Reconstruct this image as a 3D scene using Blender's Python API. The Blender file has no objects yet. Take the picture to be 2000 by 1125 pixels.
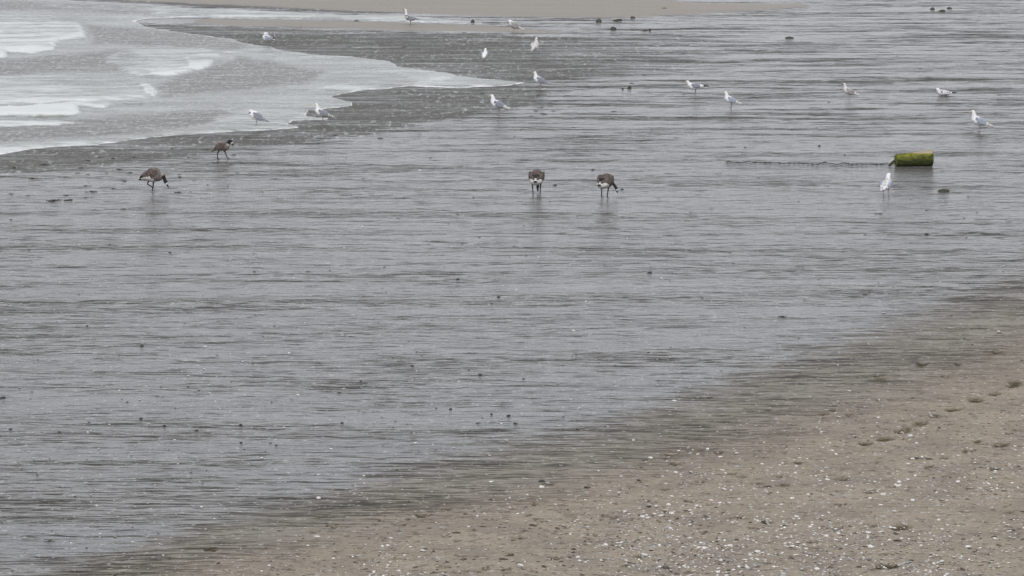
import bpy, bmesh, math, random
import numpy as np
from mathutils import Vector, Matrix
from mathutils.bvhtree import BVHTree

R = math.radians
C = bpy.context.scene.collection
sc = bpy.context.scene
random.seed(7)
rng = np.random.default_rng(11)

# ------------------------------------------------------------------ camera
CAM_H = 11.2; FPX = 8000.0; PITCH = math.atan((562.5 + 580.0) / FPX)
cam_d = bpy.data.cameras.new("camera"); cam_d.sensor_width = 36.0
cam_d.lens = 36.0 * FPX / 2000.0; cam_d.clip_start = 0.5; cam_d.clip_end = 30000.0
cam = bpy.data.objects.new("camera", cam_d); C.objects.link(cam)
cam.location = (0, 0, CAM_H); cam.rotation_euler = (R(90) - PITCH, 0, 0)
sc.camera = cam

# ------------------------------------------------------------------ world and sun
SUN_EL, SUN_AZ = R(48), R(200)
w = bpy.data.worlds.new("World"); sc.world = w; w.use_nodes = True
nt = w.node_tree; nt.nodes.clear()
sky = nt.nodes.new("ShaderNodeTexSky"); sky.sky_type = 'NISHITA'; sky.sun_disc = False
sky.sun_elevation = SUN_EL; sky.sun_rotation = SUN_AZ
sky.air_density = 1.0; sky.dust_density = 1.6; sky.ozone_density = 1.0
hs = nt.nodes.new("ShaderNodeHueSaturation"); hs.inputs['Saturation'].default_value = 0.22
bg = nt.nodes.new("ShaderNodeBackground"); bg.inputs['Strength'].default_value = 0.13
wo = nt.nodes.new("ShaderNodeOutputWorld")
nt.links.new(sky.outputs[0], hs.inputs['Color']); tint = nt.nodes.new("ShaderNodeMix"); tint.data_type = 'RGBA'; tint.blend_type = 'MULTIPLY'
tint.inputs[0].default_value = 1.0; tint.inputs[7].default_value = (1.0, .990, 1.028, 1)      # flat lilac grey cloud cover
nt.links.new(hs.outputs[0], tint.inputs[6]); nt.links.new(tint.outputs[2], bg.inputs['Color'])
nt.links.new(bg.outputs[0], wo.inputs['Surface'])
sl = bpy.data.lights.new("sun", 'SUN'); sl.energy = 1.1; sl.angle = R(25); sl.color = (1, 0.97, 0.93)
so = bpy.data.objects.new("sun", sl); C.objects.link(so)
so.rotation_euler = (R(90) - SUN_EL, 0, R(20))
sc.view_settings.view_transform = 'Standard'; sc.view_settings.look = 'None'
sc.view_settings.exposure = 0.55; sc.view_settings.gamma = 1.0

# ------------------------------------------------------------------ helpers
cp, sp = math.cos(PITCH), math.sin(PITCH)
def ground_xy(px, py):
    """where the line of sight of a photo pixel (2000 px wide) meets the flat z=0"""
    u = (np.asarray(px, float) - 1000.0) / FPX; v = -(np.asarray(py, float) - 562.5) / FPX
    dy = cp + v * sp; dz = -sp + v * cp
    t = -CAM_H / dz
    return u * t, dy * t
def pixel_of(x, y):
    t = cp * y + sp * CAM_H
    v = (sp * y - cp * CAM_H) / t
    return 1000 + FPX * x / t, 562.5 - FPX * v
def px_per_m(py): return 0.0893 * (py + 580.0)

def _hash(ix, iy, s):
    n = (ix.astype(np.int64) * 374761393 + iy.astype(np.int64) * 668265263 + s * 982451653) & 0x7fffffff
    n = ((n ^ (n >> 13)) * 1274126177) & 0x7fffffff
    return ((n ^ (n >> 16)) & 0xffff) / 65535.0
def vnoise(x, y, s=0):
    x = np.asarray(x, float); y = np.asarray(y, float)
    ix, iy = np.floor(x), np.floor(y); fx, fy = x - ix, y - iy
    fx = fx * fx * (3 - 2 * fx); fy = fy * fy * (3 - 2 * fy)
    a, b = _hash(ix, iy, s), _hash(ix + 1, iy, s); c, d = _hash(ix, iy + 1, s), _hash(ix + 1, iy + 1, s)
    return a + (b - a) * fx + (c - a) * fy + (a - b - c + d) * fx * fy
def fbm(x, y, s=0, o=4):
    r = 0; a = 0.5; tot = 0
    for i in range(o):
        r = r + a * vnoise(x * 2 ** i, y * 2 ** i, s + i * 17); tot += a; a *= 0.5
    return r / tot - 0.5
def sstep(x, a, b):
    t = np.clip((x - a) / (b - a), 0, 1); return t * t * (3 - 2 * t)
def sdist(px, py, poly, ys=3.0):
    """signed distance (inside > 0) to a polygon drawn in photo pixels, heights stretched by ys"""
    P = np.array(poly, float) * (1, ys); x = px; y = py * ys
    d = np.full(x.shape, 1e18); ins = np.zeros(x.shape, bool)
    for i in range(len(P)):
        ax, ay = P[i]; bx, by = P[(i + 1) % len(P)]
        ex, ey = bx - ax, by - ay; wx, wy = x - ax, y - ay
        t = np.clip((wx * ex + wy * ey) / (ex * ex + ey * ey + 1e-9), 0, 1)
        d = np.minimum(d, (wx - ex * t) ** 2 + (wy - ey * t) ** 2)
        c = ((ay > y) != (by > y)) & (x < (bx - ax) * (y - ay) / (by - ay + 1e-12) + ax)
        ins ^= c
    d = np.sqrt(d); return np.where(ins, d, -d)

def tag(o, label=None, cat=None, group=None, kind=None):
    if label: o['label'] = label
    if cat: o['category'] = cat
    if group: o['group'] = group
    if kind: o['kind'] = kind
    return o
def link(name, me, loc=(0, 0, 0), rz=0.0, parent=None):
    o = bpy.data.objects.new(name, me); C.objects.link(o); o.location = loc; o.rotation_euler = (0, 0, rz)
    if parent: o.parent = parent
    return o
def mesh_np(name, verts, faces, mats, smooth=True, mi=None):
    me = bpy.data.meshes.new(name)
    verts = np.asarray(verts, np.float32); faces = np.asarray(faces, np.int32)
    me.vertices.add(len(verts)); me.vertices.foreach_set("co", verts.ravel())
    k = faces.shape[1]; n = len(faces)
    me.loops.add(n * k); me.loops.foreach_set("vertex_index", faces.ravel())
    me.polygons.add(n); me.polygons.foreach_set("loop_start", np.arange(0, n * k, k, dtype=np.int32))
    me.polygons.foreach_set("loop_total", np.full(n, k, np.int32))
    for m in mats: me.materials.append(m)
    if mi is not None: me.polygons.foreach_set("material_index", np.asarray(mi, np.int32))
    me.polygons.foreach_set("use_smooth", np.full(n, smooth, bool))
    me.update(); me.validate(); return me
def attr(me, name, vals):
    a = me.attributes.new(name, 'FLOAT', 'POINT'); a.data.foreach_set("value", np.asarray(vals, np.float32))

class NB:
    """small node builder"""
    def __init__(s, name):
        s.m = bpy.data.materials.new(name); s.m.use_nodes = True; s.t = s.m.node_tree
        s.b = s.t.nodes["Principled BSDF"]
        s.pos = s.t.nodes.new("ShaderNodeTexCoord").outputs['Object']
    def L(s, v, sock):
        if isinstance(v, (int, float)): sock.default_value = v
        elif isinstance(v, tuple): sock.default_value = v if len(v) == 4 or sock.type == 'VECTOR' else (*v, 1)
        else: s.t.links.new(v, sock)
    def math(s, op, a, b=0.0, c=None, clamp=False):
        n = s.t.nodes.new("ShaderNodeMath"); n.operation = op; n.use_clamp = clamp
        s.L(a, n.inputs[0]); s.L(b, n.inputs[1])
        if c is not None: s.L(c, n.inputs[2])
        return n.outputs[0]
    def scale(s, vec, sx, sy, sz=1.0, off=(0, 0, 0)):
        n = s.t.nodes.new("ShaderNodeMapping"); s.L(vec, n.inputs['Vector'])
        n.inputs['Scale'].default_value = (sx, sy, sz); n.inputs['Location'].default_value = off
        return n.outputs[0]
    def noise(s, vec, sc_=1.0, detail=4.0, rough=0.55, dist=0.0, col=False):
        n = s.t.nodes.new("ShaderNodeTexNoise"); s.L(vec, n.inputs['Vector'])
        n.inputs['Scale'].default_value = sc_; n.inputs['Detail'].default_value = detail
        n.inputs['Roughness'].default_value = rough; n.inputs['Distortion'].default_value = dist
        return n.outputs['Color' if col else 'Fac']
    def step(s, v, a, b, lo=0.0, hi=1.0):
        n = s.t.nodes.new("ShaderNodeMapRange"); n.interpolation_type = 'SMOOTHSTEP'
        s.L(v, n.inputs[0])
        n.inputs[1].default_value = a; n.inputs[2].default_value = b
        n.inputs[3].default_value = lo; n.inputs[4].default_value = hi
        return n.outputs[0]
    def mix(s, f, a, b):
        n = s.t.nodes.new("ShaderNodeMix"); n.data_type = 'RGBA'
        s.L(f, n.inputs[0]); s.L(a, n.inputs[6]); s.L(b, n.inputs[7]); return n.outputs[2]
    def fmix(s, f, a, b):
        n = s.t.nodes.new("ShaderNodeMix"); n.data_type = 'FLOAT'
        s.L(f, n.inputs[0]); s.L(a, n.inputs[2]); s.L(b, n.inputs[3]); return n.outputs[0]
    def attr(s, name):
        n = s.t.nodes.new("ShaderNodeAttribute"); n.attribute_name = name; return n.outputs['Fac']
    def bump(s, h, strength=1.0, dist=1.0):
        n = s.t.nodes.new("ShaderNodeBump"); n.inputs['Strength'].default_value = strength
        n.inputs['Distance'].default_value = dist; s.L(h, n.inputs['Height'])
        s.t.links.new(n.outputs[0], s.b.inputs['Normal'])
    def out(s, color=None, rough=None, spec=None, ior=None):
        if color is not None: s.L(color, s.b.inputs['Base Color'])
        if rough is not None: s.L(rough, s.b.inputs['Roughness'])
        if spec is not None: s.L(spec, s.b.inputs['Specular IOR Level'])
        if ior is not None: s.b.inputs['IOR'].default_value = ior
        return s.m

# ------------------------------------------------------------------ ground material
def mat_ground():
    n = NB("tidal flat sand and mud")
    p = n.pos
    wob = n.noise(n.scale(p, .22, .5), 1.0, 3, .5)
    sepp = n.t.nodes.new("ShaderNodeSeparateXYZ"); n.L(p, sepp.inputs[0])
    y2 = n.math('MULTIPLY_ADD', wob, .8, sepp.outputs[1])
    cmb = n.t.nodes.new("ShaderNodeCombineXYZ"); n.L(sepp.outputs[0], cmb.inputs[0]); n.L(y2, cmb.inputs[1])
    q = cmb.outputs[0]
    band = n.noise(n.scale(q, .07, .55), 1.0, 6, .6)                 # broad bands
    A = n.noise(n.scale(q, .26, 2.4, off=(3, 9, 0)), 1.0, 9, .72)     # long streaks
    B = n.noise(n.scale(q, .85, 8.5, off=(7, 2, 0)), 1.0, 5, .7)       # short streaks
    D = n.noise(n.scale(q, 2.2, 20.0, off=(1, 4, 0)), 1.0, 3, .6)     # finest ripples
    G = n.noise(p, 14.0, 3, .6)                                       # grain
    beach = n.attr("beach"); dark = n.attr("dark"); smooth = n.attr("smooth"); pr = n.attr("print")
    Mm = n.noise(n.scale(q, .17, 1.0, off=(8, 3, 0)), 1.0, 8, .74)       # ridges of the far flat
    rill = n.attr("rill")
    sub = lambda v, k: n.math('MULTIPLY', n.math('SUBTRACT', v, .5), k)
    add = lambda *v: v[0] if len(v) == 1 else n.math('ADD', v[0], add(*v[1:]))
    # where the thin water film lies
    nofilm = n.step(add(beach, sub(A, 1.5), sub(B, 1.4), sub(D, 1.0)), -.18, .40)
    dry = n.step(add(beach, sub(A, 1.0), sub(B, .5)), .45, 1.6)
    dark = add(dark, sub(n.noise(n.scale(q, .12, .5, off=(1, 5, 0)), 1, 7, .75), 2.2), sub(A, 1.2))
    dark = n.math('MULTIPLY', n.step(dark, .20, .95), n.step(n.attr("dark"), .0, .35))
    calm = n.math('MULTIPLY', n.math('SUBTRACT', 1.0, n.math('MULTIPLY', smooth, .93)), n.math('SUBTRACT', 1.0, n.math('MULTIPLY', dry, .92)))
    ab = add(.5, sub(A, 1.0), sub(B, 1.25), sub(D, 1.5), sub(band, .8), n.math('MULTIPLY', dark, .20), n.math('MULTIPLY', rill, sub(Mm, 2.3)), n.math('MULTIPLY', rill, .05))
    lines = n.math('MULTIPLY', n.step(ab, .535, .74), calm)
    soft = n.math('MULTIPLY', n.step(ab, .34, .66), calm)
    mud = n.mix(n.step(band, .4, .62), (.130, .130, .130), (.160, .153, .140))
    damp = n.mix(n.step(add(.5, sub(A, 1.0), sub(B, 1.0), sub(D, 1.2)), .46, .70), (.235, .215, .175), (.085, .076, .058))
    sand = n.mix(n.step(n.noise(p, .9, 6, .65), .4, .62), (.320, .276, .218), (.250, .220, .176))
    sand = n.mix(n.math('MULTIPLY', n.step(G, .46, .64), .6), sand, (.19, .16, .13))
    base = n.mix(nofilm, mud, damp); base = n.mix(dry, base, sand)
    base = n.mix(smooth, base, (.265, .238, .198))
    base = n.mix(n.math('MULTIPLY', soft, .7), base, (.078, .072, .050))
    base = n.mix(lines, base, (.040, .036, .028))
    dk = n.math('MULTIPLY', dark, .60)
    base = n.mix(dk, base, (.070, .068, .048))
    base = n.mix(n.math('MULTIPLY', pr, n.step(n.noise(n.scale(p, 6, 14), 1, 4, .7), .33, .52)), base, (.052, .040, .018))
    pits = n.noise(n.scale(p, 5.0, 6.0, off=(5, 5, 0)), 1.0, 3, .7)
    pit = n.math('MULTIPLY', n.step(pits, .555, .64), n.math('SUBTRACT', 1.0, n.math('MULTIPLY', smooth, .9)))
    base = n.mix(n.math('MULTIPLY', pit, .55), base, (.050, .045, .036))
    wsp = n.noise(n.scale(p, 9.0, 7.0, off=(2, 6, 0)), 1.0, 2, .6)
    base = n.mix(n.math('MULTIPLY', n.step(wsp, .62, .69), .55), base, (.5, .5, .49))
    # bubbles and broken foam left on the dark wet fringe
    fl = n.noise(n.scale(p, 6.5, 1.3), 1.0, 3, .75)
    fz = n.noise(n.scale(p, .4, .25), 1.0, 3, .6)
    flecks = n.math('MULTIPLY', n.step(fl, .53, .66), n.math('MULTIPLY', n.step(n.attr("dark"), .15, .5), n.step(fz, .34, .60)))
    base = n.mix(n.math('MULTIPLY', flecks, .75), base, (.42, .42, .39))
    nf = n.math('MAXIMUM', nofilm, n.math('MULTIPLY', smooth, .9))
    rough = n.fmix(nf, .15, .55); rough = n.fmix(lines, rough, .5); rough = n.fmix(dk, rough, .42)
    rough = n.fmix(dry, rough, .9)
    spec = n.fmix(nf, .70, .22); spec = n.fmix(n.math('MULTIPLY', soft, .65), spec, .18); spec = n.fmix(lines, spec, .08); spec = n.fmix(n.math('MULTIPLY', pit, .6), spec, .12); spec = n.fmix(dk, spec, .22)
    spec = n.fmix(dry, spec, .08)
    h = n.math('ADD', n.math('MULTIPLY', A, .024), n.math('ADD', n.math('MULTIPLY', B, .013), n.math('MULTIPLY', D, .007)))
    h = n.math('MULTIPLY', h, n.math('SUBTRACT', 1.0, n.math('MULTIPLY', smooth, .8)))
    h = n.math('ADD', h, n.math('MULTIPLY', G, .0025))
    n.bump(h, 1.0, 1.0)
    return n.out(base, rough, spec, 1.33)

def mat_water():
    n = NB("murky swash water with foam")
    p = n.pos; foam = n.attr("foam"); edge = n.attr("edge"); murk = n.attr("murk")
    A = n.noise(n.scale(p, .28, .85), 1.0, 7, .65, .4)
    B = n.noise(n.scale(p, 1.6, 3.2, off=(4, 4, 0)), 1.0, 5, .65)
    Cn = n.noise(n.scale(p, 8.0, 1.8, off=(2, 8, 0)), 1.0, 3, .6)
    sub = lambda v, k: n.math('MULTIPLY', n.math('SUBTRACT', v, .5), k)
    S = n.noise(n.scale(p, .16, 1.3, off=(6, 1, 0)), 1.0, 7, .72, .3)
    f = n.math('ADD', foam, n.math('ADD', sub(A, 2.0), n.math('ADD', sub(B, 1.5), sub(S, 1.8))))
    white = n.step(f, .05, 1.25)
    e = n.step(n.math('ADD', edge, sub(B, 2.2)), .30, .85)
    base = n.mix(n.step(n.math('ADD', A, sub(S, .8)), .38, .64), (.140, .146, .118), (.270, .290, .262))
    mk = n.step(n.math('ADD', murk, n.math('ADD', sub(A, 2.4), sub(S, 1.6))), .10, 1.1)
    base = n.mix(n.math('MULTIPLY', mk, .95), base, (.050, .045, .027))
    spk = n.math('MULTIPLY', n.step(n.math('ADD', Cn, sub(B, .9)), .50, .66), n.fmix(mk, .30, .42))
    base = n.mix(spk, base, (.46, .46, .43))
    base = n.mix(n.math('MULTIPLY', white, .95), base, (.63, .66, .64))
    base = n.mix(e, base, (.74, .75, .74))
    wf = n.math('MAXIMUM', white, e)
    rough = n.fmix(wf, .22, .65)
    h = n.math('ADD', n.math('MULTIPLY', A, .06), n.math('MULTIPLY', B, .025))
    h = n.math('ADD', h, n.math('MULTIPLY', Cn, .010))
    n.bump(h, 1.0, 1.0)
    return n.out(base, rough, n.fmix(mk, n.fmix(wf, .28, .16), .14), 1.33)

# ------------------------------------------------------------------ ground sheet
def axis(lo, hi, step, outs_lo, outs_hi):
    return np.array(outs_lo + list(np.arange(lo, hi + step * .5, step)) + outs_hi, float)
def film_line(x): return np.interp(x, [-3000, -400, 0, 200, 500, 700, 1000, 1200, 1350, 1500, 1700, 1850, 2000, 2400, 5000],
                                   [1900, 1250, 1135, 1075, 985, 930, 850, 805, 750, 695, 625, 570, 505, 360, 40])
def dry_line(x): return np.interp(x, [-3000, -400, 0, 200, 400, 700, 1100, 1400, 1700, 2000, 2400, 5000],
                                  [2500, 1400, 1200, 1150, 1100, 1025, 945, 865, 780, 672, 510, 100])
WATER = [(-9000, 302), (0, 302), (28, 298), (100, 288), (150, 286), (190, 285), (200, 282), (226, 281), (250, 276), (300, 270), (400, 262), (480, 257),
         (540, 254), (586, 250.5), (584, 247), (564, 242.5), (574, 236), (600, 234), (638, 233), (645, 229), (618, 228), (600, 226), (604, 215), (616, 216), (640, 212),
         (659, 211), (690, 206), (689, 198), (645, 190), (665, 184), (704, 178), (760, 175), (796, 169), (872, 171), (956, 169), (998, 168),
         (1033, 162), (992, 157), (894, 148), (872, 141), (782, 130), (760, 120), (729, 114), (620, 106), (546, 97), (530, 90), (476, 83),
         (448, 74), (386, 66), (336, 59), (290, 53), (262, 42), (286, 36), (336, 35), (372, 34), (480, 37), (560, 38), (676, 40), (802, 43),
         (880, 45), (950, 47), (940, 43), (800, 30), (704, 29), (560, 22), (364, 14), (294, 8), (140, 0), (-500, -60), (-9000, -300)]
SAND_FAR = [(140, -2), (300, 6), (560, 18), (700, 24), (800, 27), (900, 31), (1000, 34), (1100, 36), (1250, 35.5), (1320, 31), (1420, 25),
            (1500, 20), (1580, 14), (1560, 8), (1340, 6), (1200, -10), (3000, -160), (-3000, -200)]
BAR = [(360, 44), (384, 37), (560, 39), (676, 40), (802, 44), (956, 49), (1010, 54), (1100, 62), (1050, 66), (900, 61.5), (800, 60), (700, 57), (560, 52.5), (460, 52)]
DARK1 = [(262, 42), (350, 50), (560, 54), (700, 59), (1000, 68), (1300, 66), (1500, 82), (1650, 100), (1300, 135), (1100, 160), (980, 172), (700, 200), (500, 150)]
DARK2 = [(300, 262), (640, 165), (800, 168), (1010, 168), (1090, 180), (1000, 215), (880, 225), (700, 262), (560, 282), (330, 306), (0, 335), (-3000, 345), (-3000, 290), (0, 296)]
CHANNEL = [(560, 19), (700, 25), (800, 28), (1000, 35), (1000, 47), (850, 44), (700, 38), (560, 36)]
PRINTS = [(1690, 866, 30, 6), (1728, 857, 36, 7), (1762, 841, 34, 8), (1797, 827, 32, 7), (1826, 812, 28, 7), (1862, 799, 42, 6), (1906, 781, 34, 8), (1941, 769, 28, 5), (1980, 750, 32, 10),
          (1718, 740, 34, 5), (1800, 712, 26, 5), (1560, 903, 24, 5), (1449, 931, 22, 4), (1480, 945, 26, 4), (1530, 948, 30, 5), (1955, 869, 34, 7), (1890, 880, 30, 5),
          (1845, 894, 22, 4), (1815, 912, 26, 5), (1648, 935, 36, 5), (1700, 960, 34, 6), (1760, 1030, 38, 9), (1730, 1105, 50, 10), (1404, 884, 20, 4), (1200, 1009, 30, 5),
          (1085, 1089, 30, 5), (826, 1007, 26, 5), (873, 995, 22, 3), (655, 1028, 20, 3), (615, 1038, 24, 3), (413, 1074, 26, 4), (1320, 905, 22, 4), (1300, 955, 28, 4),
          (1590, 1070, 30, 5), (1640, 985, 26, 4), (1500, 1020, 28, 5), (1250, 1085, 28, 5), (1440, 1010, 30, 4), (1010, 1050, 24, 4), (1370, 940, 24, 4)]

def build_ground():
    U = axis(-60, 2060, 4, [-9000, -5000, -3000, -2000, -1300, -900, -600, -400, -250, -150], [2150, 2250, 2400, 2600, 2900, 3300, 4000, 5000, 7000, 11000])
    V = axis(-6, 1140, 2.0, [-578.5, -577, -574, -568, -560, -540, -500, -440, -360, -280, -200, -140, -90, -50, -25, -12], [1170, 1230, 1330, 1500, 1800, 2300, 3200, 5000])
    gu, gv = np.meshgrid(U, V); x, y = ground_xy(gu, gv)
    z = np.zeros_like(x)
    pu, pv = gu, gv
    yf, yd = film_line(pu), dry_line(pu)
    beach = np.clip((pv - yf) / (yd - yf), -3, 6)
    wx = 40 * fbm(x * .25, y * .1, 3); wy = 18 * fbm(x * .22, y * .16, 9, 5)
    sm = np.maximum(sstep(sdist(pu + wx, pv + wy * .06, SAND_FAR), -2, 6), sstep(sdist(pu + wx, pv + wy * .12, BAR), -3, 7))
    dk = .95 * sstep(sdist(pu + wx, pv + wy, DARK1), -55, 45) * (1 - .55 * sstep(pu, 900, 1500))
    dk = np.maximum(dk, .9 * sstep(sdist(pu + wx, pv + wy, DARK2), -48, 30))
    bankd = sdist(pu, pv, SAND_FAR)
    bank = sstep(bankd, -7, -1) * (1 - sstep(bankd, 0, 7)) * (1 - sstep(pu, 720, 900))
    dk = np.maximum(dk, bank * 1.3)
    dk = np.where((beach > -.3), dk * .2, dk)
    pr = np.zeros_like(x)
    rp = random.Random(77); extra = []
    while len(extra) < 60:
        a_, b_ = rp.uniform(300, 2000), rp.uniform(660, 1120)
        if (b_ - film_line(a_)) / (dry_line(a_) - film_line(a_)) > .9: extra.append((a_, b_, rp.uniform(12, 30), rp.uniform(2.5, 5)))
    for (cx, cy, ww, hh) in [(a, b, c * 1.12, d * 1.25) for a, b, c, d in PRINTS] + extra:
        m = (abs(pu - cx) < ww) & (abs(pv - cy) < hh * 2)
        dx = (pu[m] - cx) / (ww * .5); dy = (pv[m] - cy + (pu[m] - cx) * .06) / (hh * .62)
        rr = dx * dx + dy * dy + .9 * fbm(x[m] * 9, y[m] * 4, 21)
        k = 1 - sstep(rr, .25, 1.1); pr[m] = np.maximum(pr[m], k)
        z[m] -= .045 * k; z[m] += .012 * np.exp(-((rr - 1.4) / .35) ** 2)
    z += sm * .045 * sstep(-pv, -60, 0) * 1.0
    z += .012 * fbm(x * .25, y * .5, 5) + .02 * sstep(beach, .8, 3) * (fbm(x * 1.2, y * .8, 6, 4))
    rill = .10 + .90 * sstep(-pv, -400, -190)
    nr, ncol = gu.shape
    idx = np.arange(nr * ncol).reshape(nr, ncol)
    F = np.stack([idx[:-1, :-1], idx[1:, :-1], idx[1:, 1:], idx[:-1, 1:]], -1).reshape(-1, 4)
    me = mesh_np("ground", np.stack([x, y, z], -1).reshape(-1, 3), F, [mat_ground()])
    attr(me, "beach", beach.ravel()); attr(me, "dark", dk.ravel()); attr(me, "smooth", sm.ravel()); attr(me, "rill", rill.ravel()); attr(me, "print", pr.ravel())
    o = link("ground", me); tag(o, kind="structure")

# foam patches: polygon, strength, feather in px, step height of the little bore in m
FOAM = [([(-900, 22), (0, 26), (100, 25), (118, 40), (155, 44), (168, 66), (166, 77), (112, 82), (107, 92), (70, 100), (0, 105), (-900, 112)], .95, 8, .10),
        ([(-900, 84), (0, 85), (60, 84), (108, 91), (105, 97), (60, 104), (-900, 110)], 1.1, 6, .05),
        ([(-200, 101), (4, 102), (15, 108), (10, 115), (-200, 122)], 1.3, 4, .12),
        ([(240, 95), (330, 92), (400, 96), (434, 107), (424, 121), (398, 134), (350, 146), (290, 151), (240, 140), (200, 120)], .62, 14, .05),
        ([(360, 112), (400, 108), (434, 106), (424, 122), (398, 135), (340, 147), (285, 151), (300, 143), (370, 133)], .9, 6, .05),
        ([(-900, 150), (0, 150), (150, 142), (250, 152), (288, 165), (312, 182), (305, 191), (270, 195), (180, 200), (-900, 215)], .68, 14, .07),
        ([(255, 160), (290, 168), (313, 182), (305, 192), (285, 188), (280, 176)], 1.0, 5, .05),
        ([(40, 212), (150, 203), (230, 198), (288, 198), (280, 205), (215, 209), (205, 214), (150, 211), (160, 222), (120, 228), (-900, 234), (-900, 217)], 1.25, 5, .10),
        ([(-900, 236), (0, 237), (120, 236), (160, 240), (110, 247), (0, 248), (-900, 250)], .9, 6, .04),
        ([(-900, 284), (0, 284), (120, 280), (220, 278), (224, 281), (190, 285), (100, 288), (0, 301), (-900, 301)], .8, 6, .02),
        ([(500, 190), (640, 186), (690, 198), (688, 206), (640, 212), (610, 214), (600, 226), (560, 240), (586, 250), (480, 256), (300, 268), (420, 240), (430, 205)], .40, 20, .03),
        ([(700, 118), (760, 120), (782, 131), (872, 142), (890, 150), (840, 165), (796, 168), (700, 176), (600, 180), (660, 165), (800, 155), (700, 130)], .42, 14, .03),
        ([(820, 160), (900, 160), (975, 168), (872, 171), (800, 170)], .55, 6, .02),
        ([(480, 60 + 30), (620, 107), (730, 114), (740, 118), (600, 112), (380, 104), (400, 92)], .35, 10, .02),
        ([(300, 8), (420, 18), (560, 22), (640, 30), (790, 32), (900, 42), (880, 45), (676, 39), (560, 36), (380, 33), (290, 30), (340, 20)], .50, 8, .03),
        ([(100, 4), (300, 10), (400, 22), (360, 28), (240, 22), (80, 14)], .45, 8, .03),
        ([(100, 28), (286, 30), (262, 42), (100, 40)], .30, 8, .03)]
MURK = [[(-900, 118), (0, 118), (240, 98), (300, 120), (250, 142), (0, 150), (-900, 150)], [(165, 48), (400, 66), (500, 92), (430, 106), (380, 95), (180, 88)], [(310, 165), (470, 112), (640, 140), (600, 165), (480, 178), (320, 192)],
        [(-900, 250), (0, 248), (160, 232), (480, 212), (430, 240), (300, 262), (0, 280), (-900, 282)], [(-900, -20), (0, 2), (300, 12), (290, 30), (120, 24), (-900, 20)]]
def build_water():
    U = axis(-100, 1050, 2.5, [-9000, -6000, -4000, -2500, -1600, -1000, -700, -500, -350, -220, -150], [])
    V = axis(-10, 312, 1.25, [-300, -240, -180, -130, -90, -60, -35, -20], [])
    gu, gv = np.meshgrid(U, V); x, y = ground_xy(gu, gv)
    inn = sstep(gu, -300, -100)
    wu = gu + inn * (14 * fbm(x * .6, y * .35, 31, 5)); wv = gv + inn * (4.2 * fbm(x * 1.3, y * .6, 41, 5) + 1.5 * fbm(x * 4, y * 1.2, 43, 3))
    s = sdist(wu, wv, WATER)
    z = -.03 + .055 * sstep(s, -8, 12)
    edge = np.exp(-np.maximum(s, 0) / 4.5) * (.40 + 1.2 * vnoise(x * .35, y * .2, 77) + .4 * sstep(-gu, -420, -200))
    foam = np.zeros_like(x)
    for (poly, a, fe, hh) in FOAM:
        sd = sdist(wu + 10 * fbm(x * .7, y * .4, 51), wv + 5.0 * fbm(x * 1.1, y * .35, 52, 5), poly)
        ys_ = [q[1] for q in poly]; tall = max(ys_) - min(ys_)
        bk = sstep(wv + 22 * fbm(x * .28, y * .10, 57, 4) + 6 * fbm(x * 1.5, y * .4, 58, 3), min(ys_) - 4, min(ys_) + .60 * tall) * .75 + .25
        k = sstep(sd, -fe, fe) * (bk if tall > 12 else 1); hh = hh * (bk if tall > 12 else 1); foam = np.maximum(foam, a * k + .7 * k * np.exp(-np.maximum(sd, 0) / 7.0) * (.3 + vnoise(x * .8, y * .5, 88)))
        z += hh * sstep(sd, -3, 8) * np.exp(-np.maximum(sd, 0) / 80.0) * sstep(s, 0, 25)
    murk = np.zeros_like(x)
    for poly in MURK: murk = np.maximum(murk, sstep(sdist(wu, wv, poly), -22, 22))
    z += sstep(s, 0, 30) * (.035 * fbm(x * .9, y * .9, 61, 4) + .02 * fbm(x * 3, y * 2, 62, 3))
    nr, ncol = gu.shape; idx = np.arange(nr * ncol).reshape(nr, ncol)
    F = np.stack([idx[:-1, :-1], idx[1:, :-1], idx[1:, 1:], idx[:-1, 1:]], -1).reshape(-1, 4)
    F = F[(s.ravel()[F].max(1) > -12)]
    me = mesh_np("water", np.stack([x, y, z], -1).reshape(-1, 3), F, [mat_water()])
    attr(me, "foam", foam.ravel()); attr(me, "murk", murk.ravel()); attr(me, "edge", edge.ravel())
    o = link("water", me); tag(o, kind="structure")
build_ground(); build_water()

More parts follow.
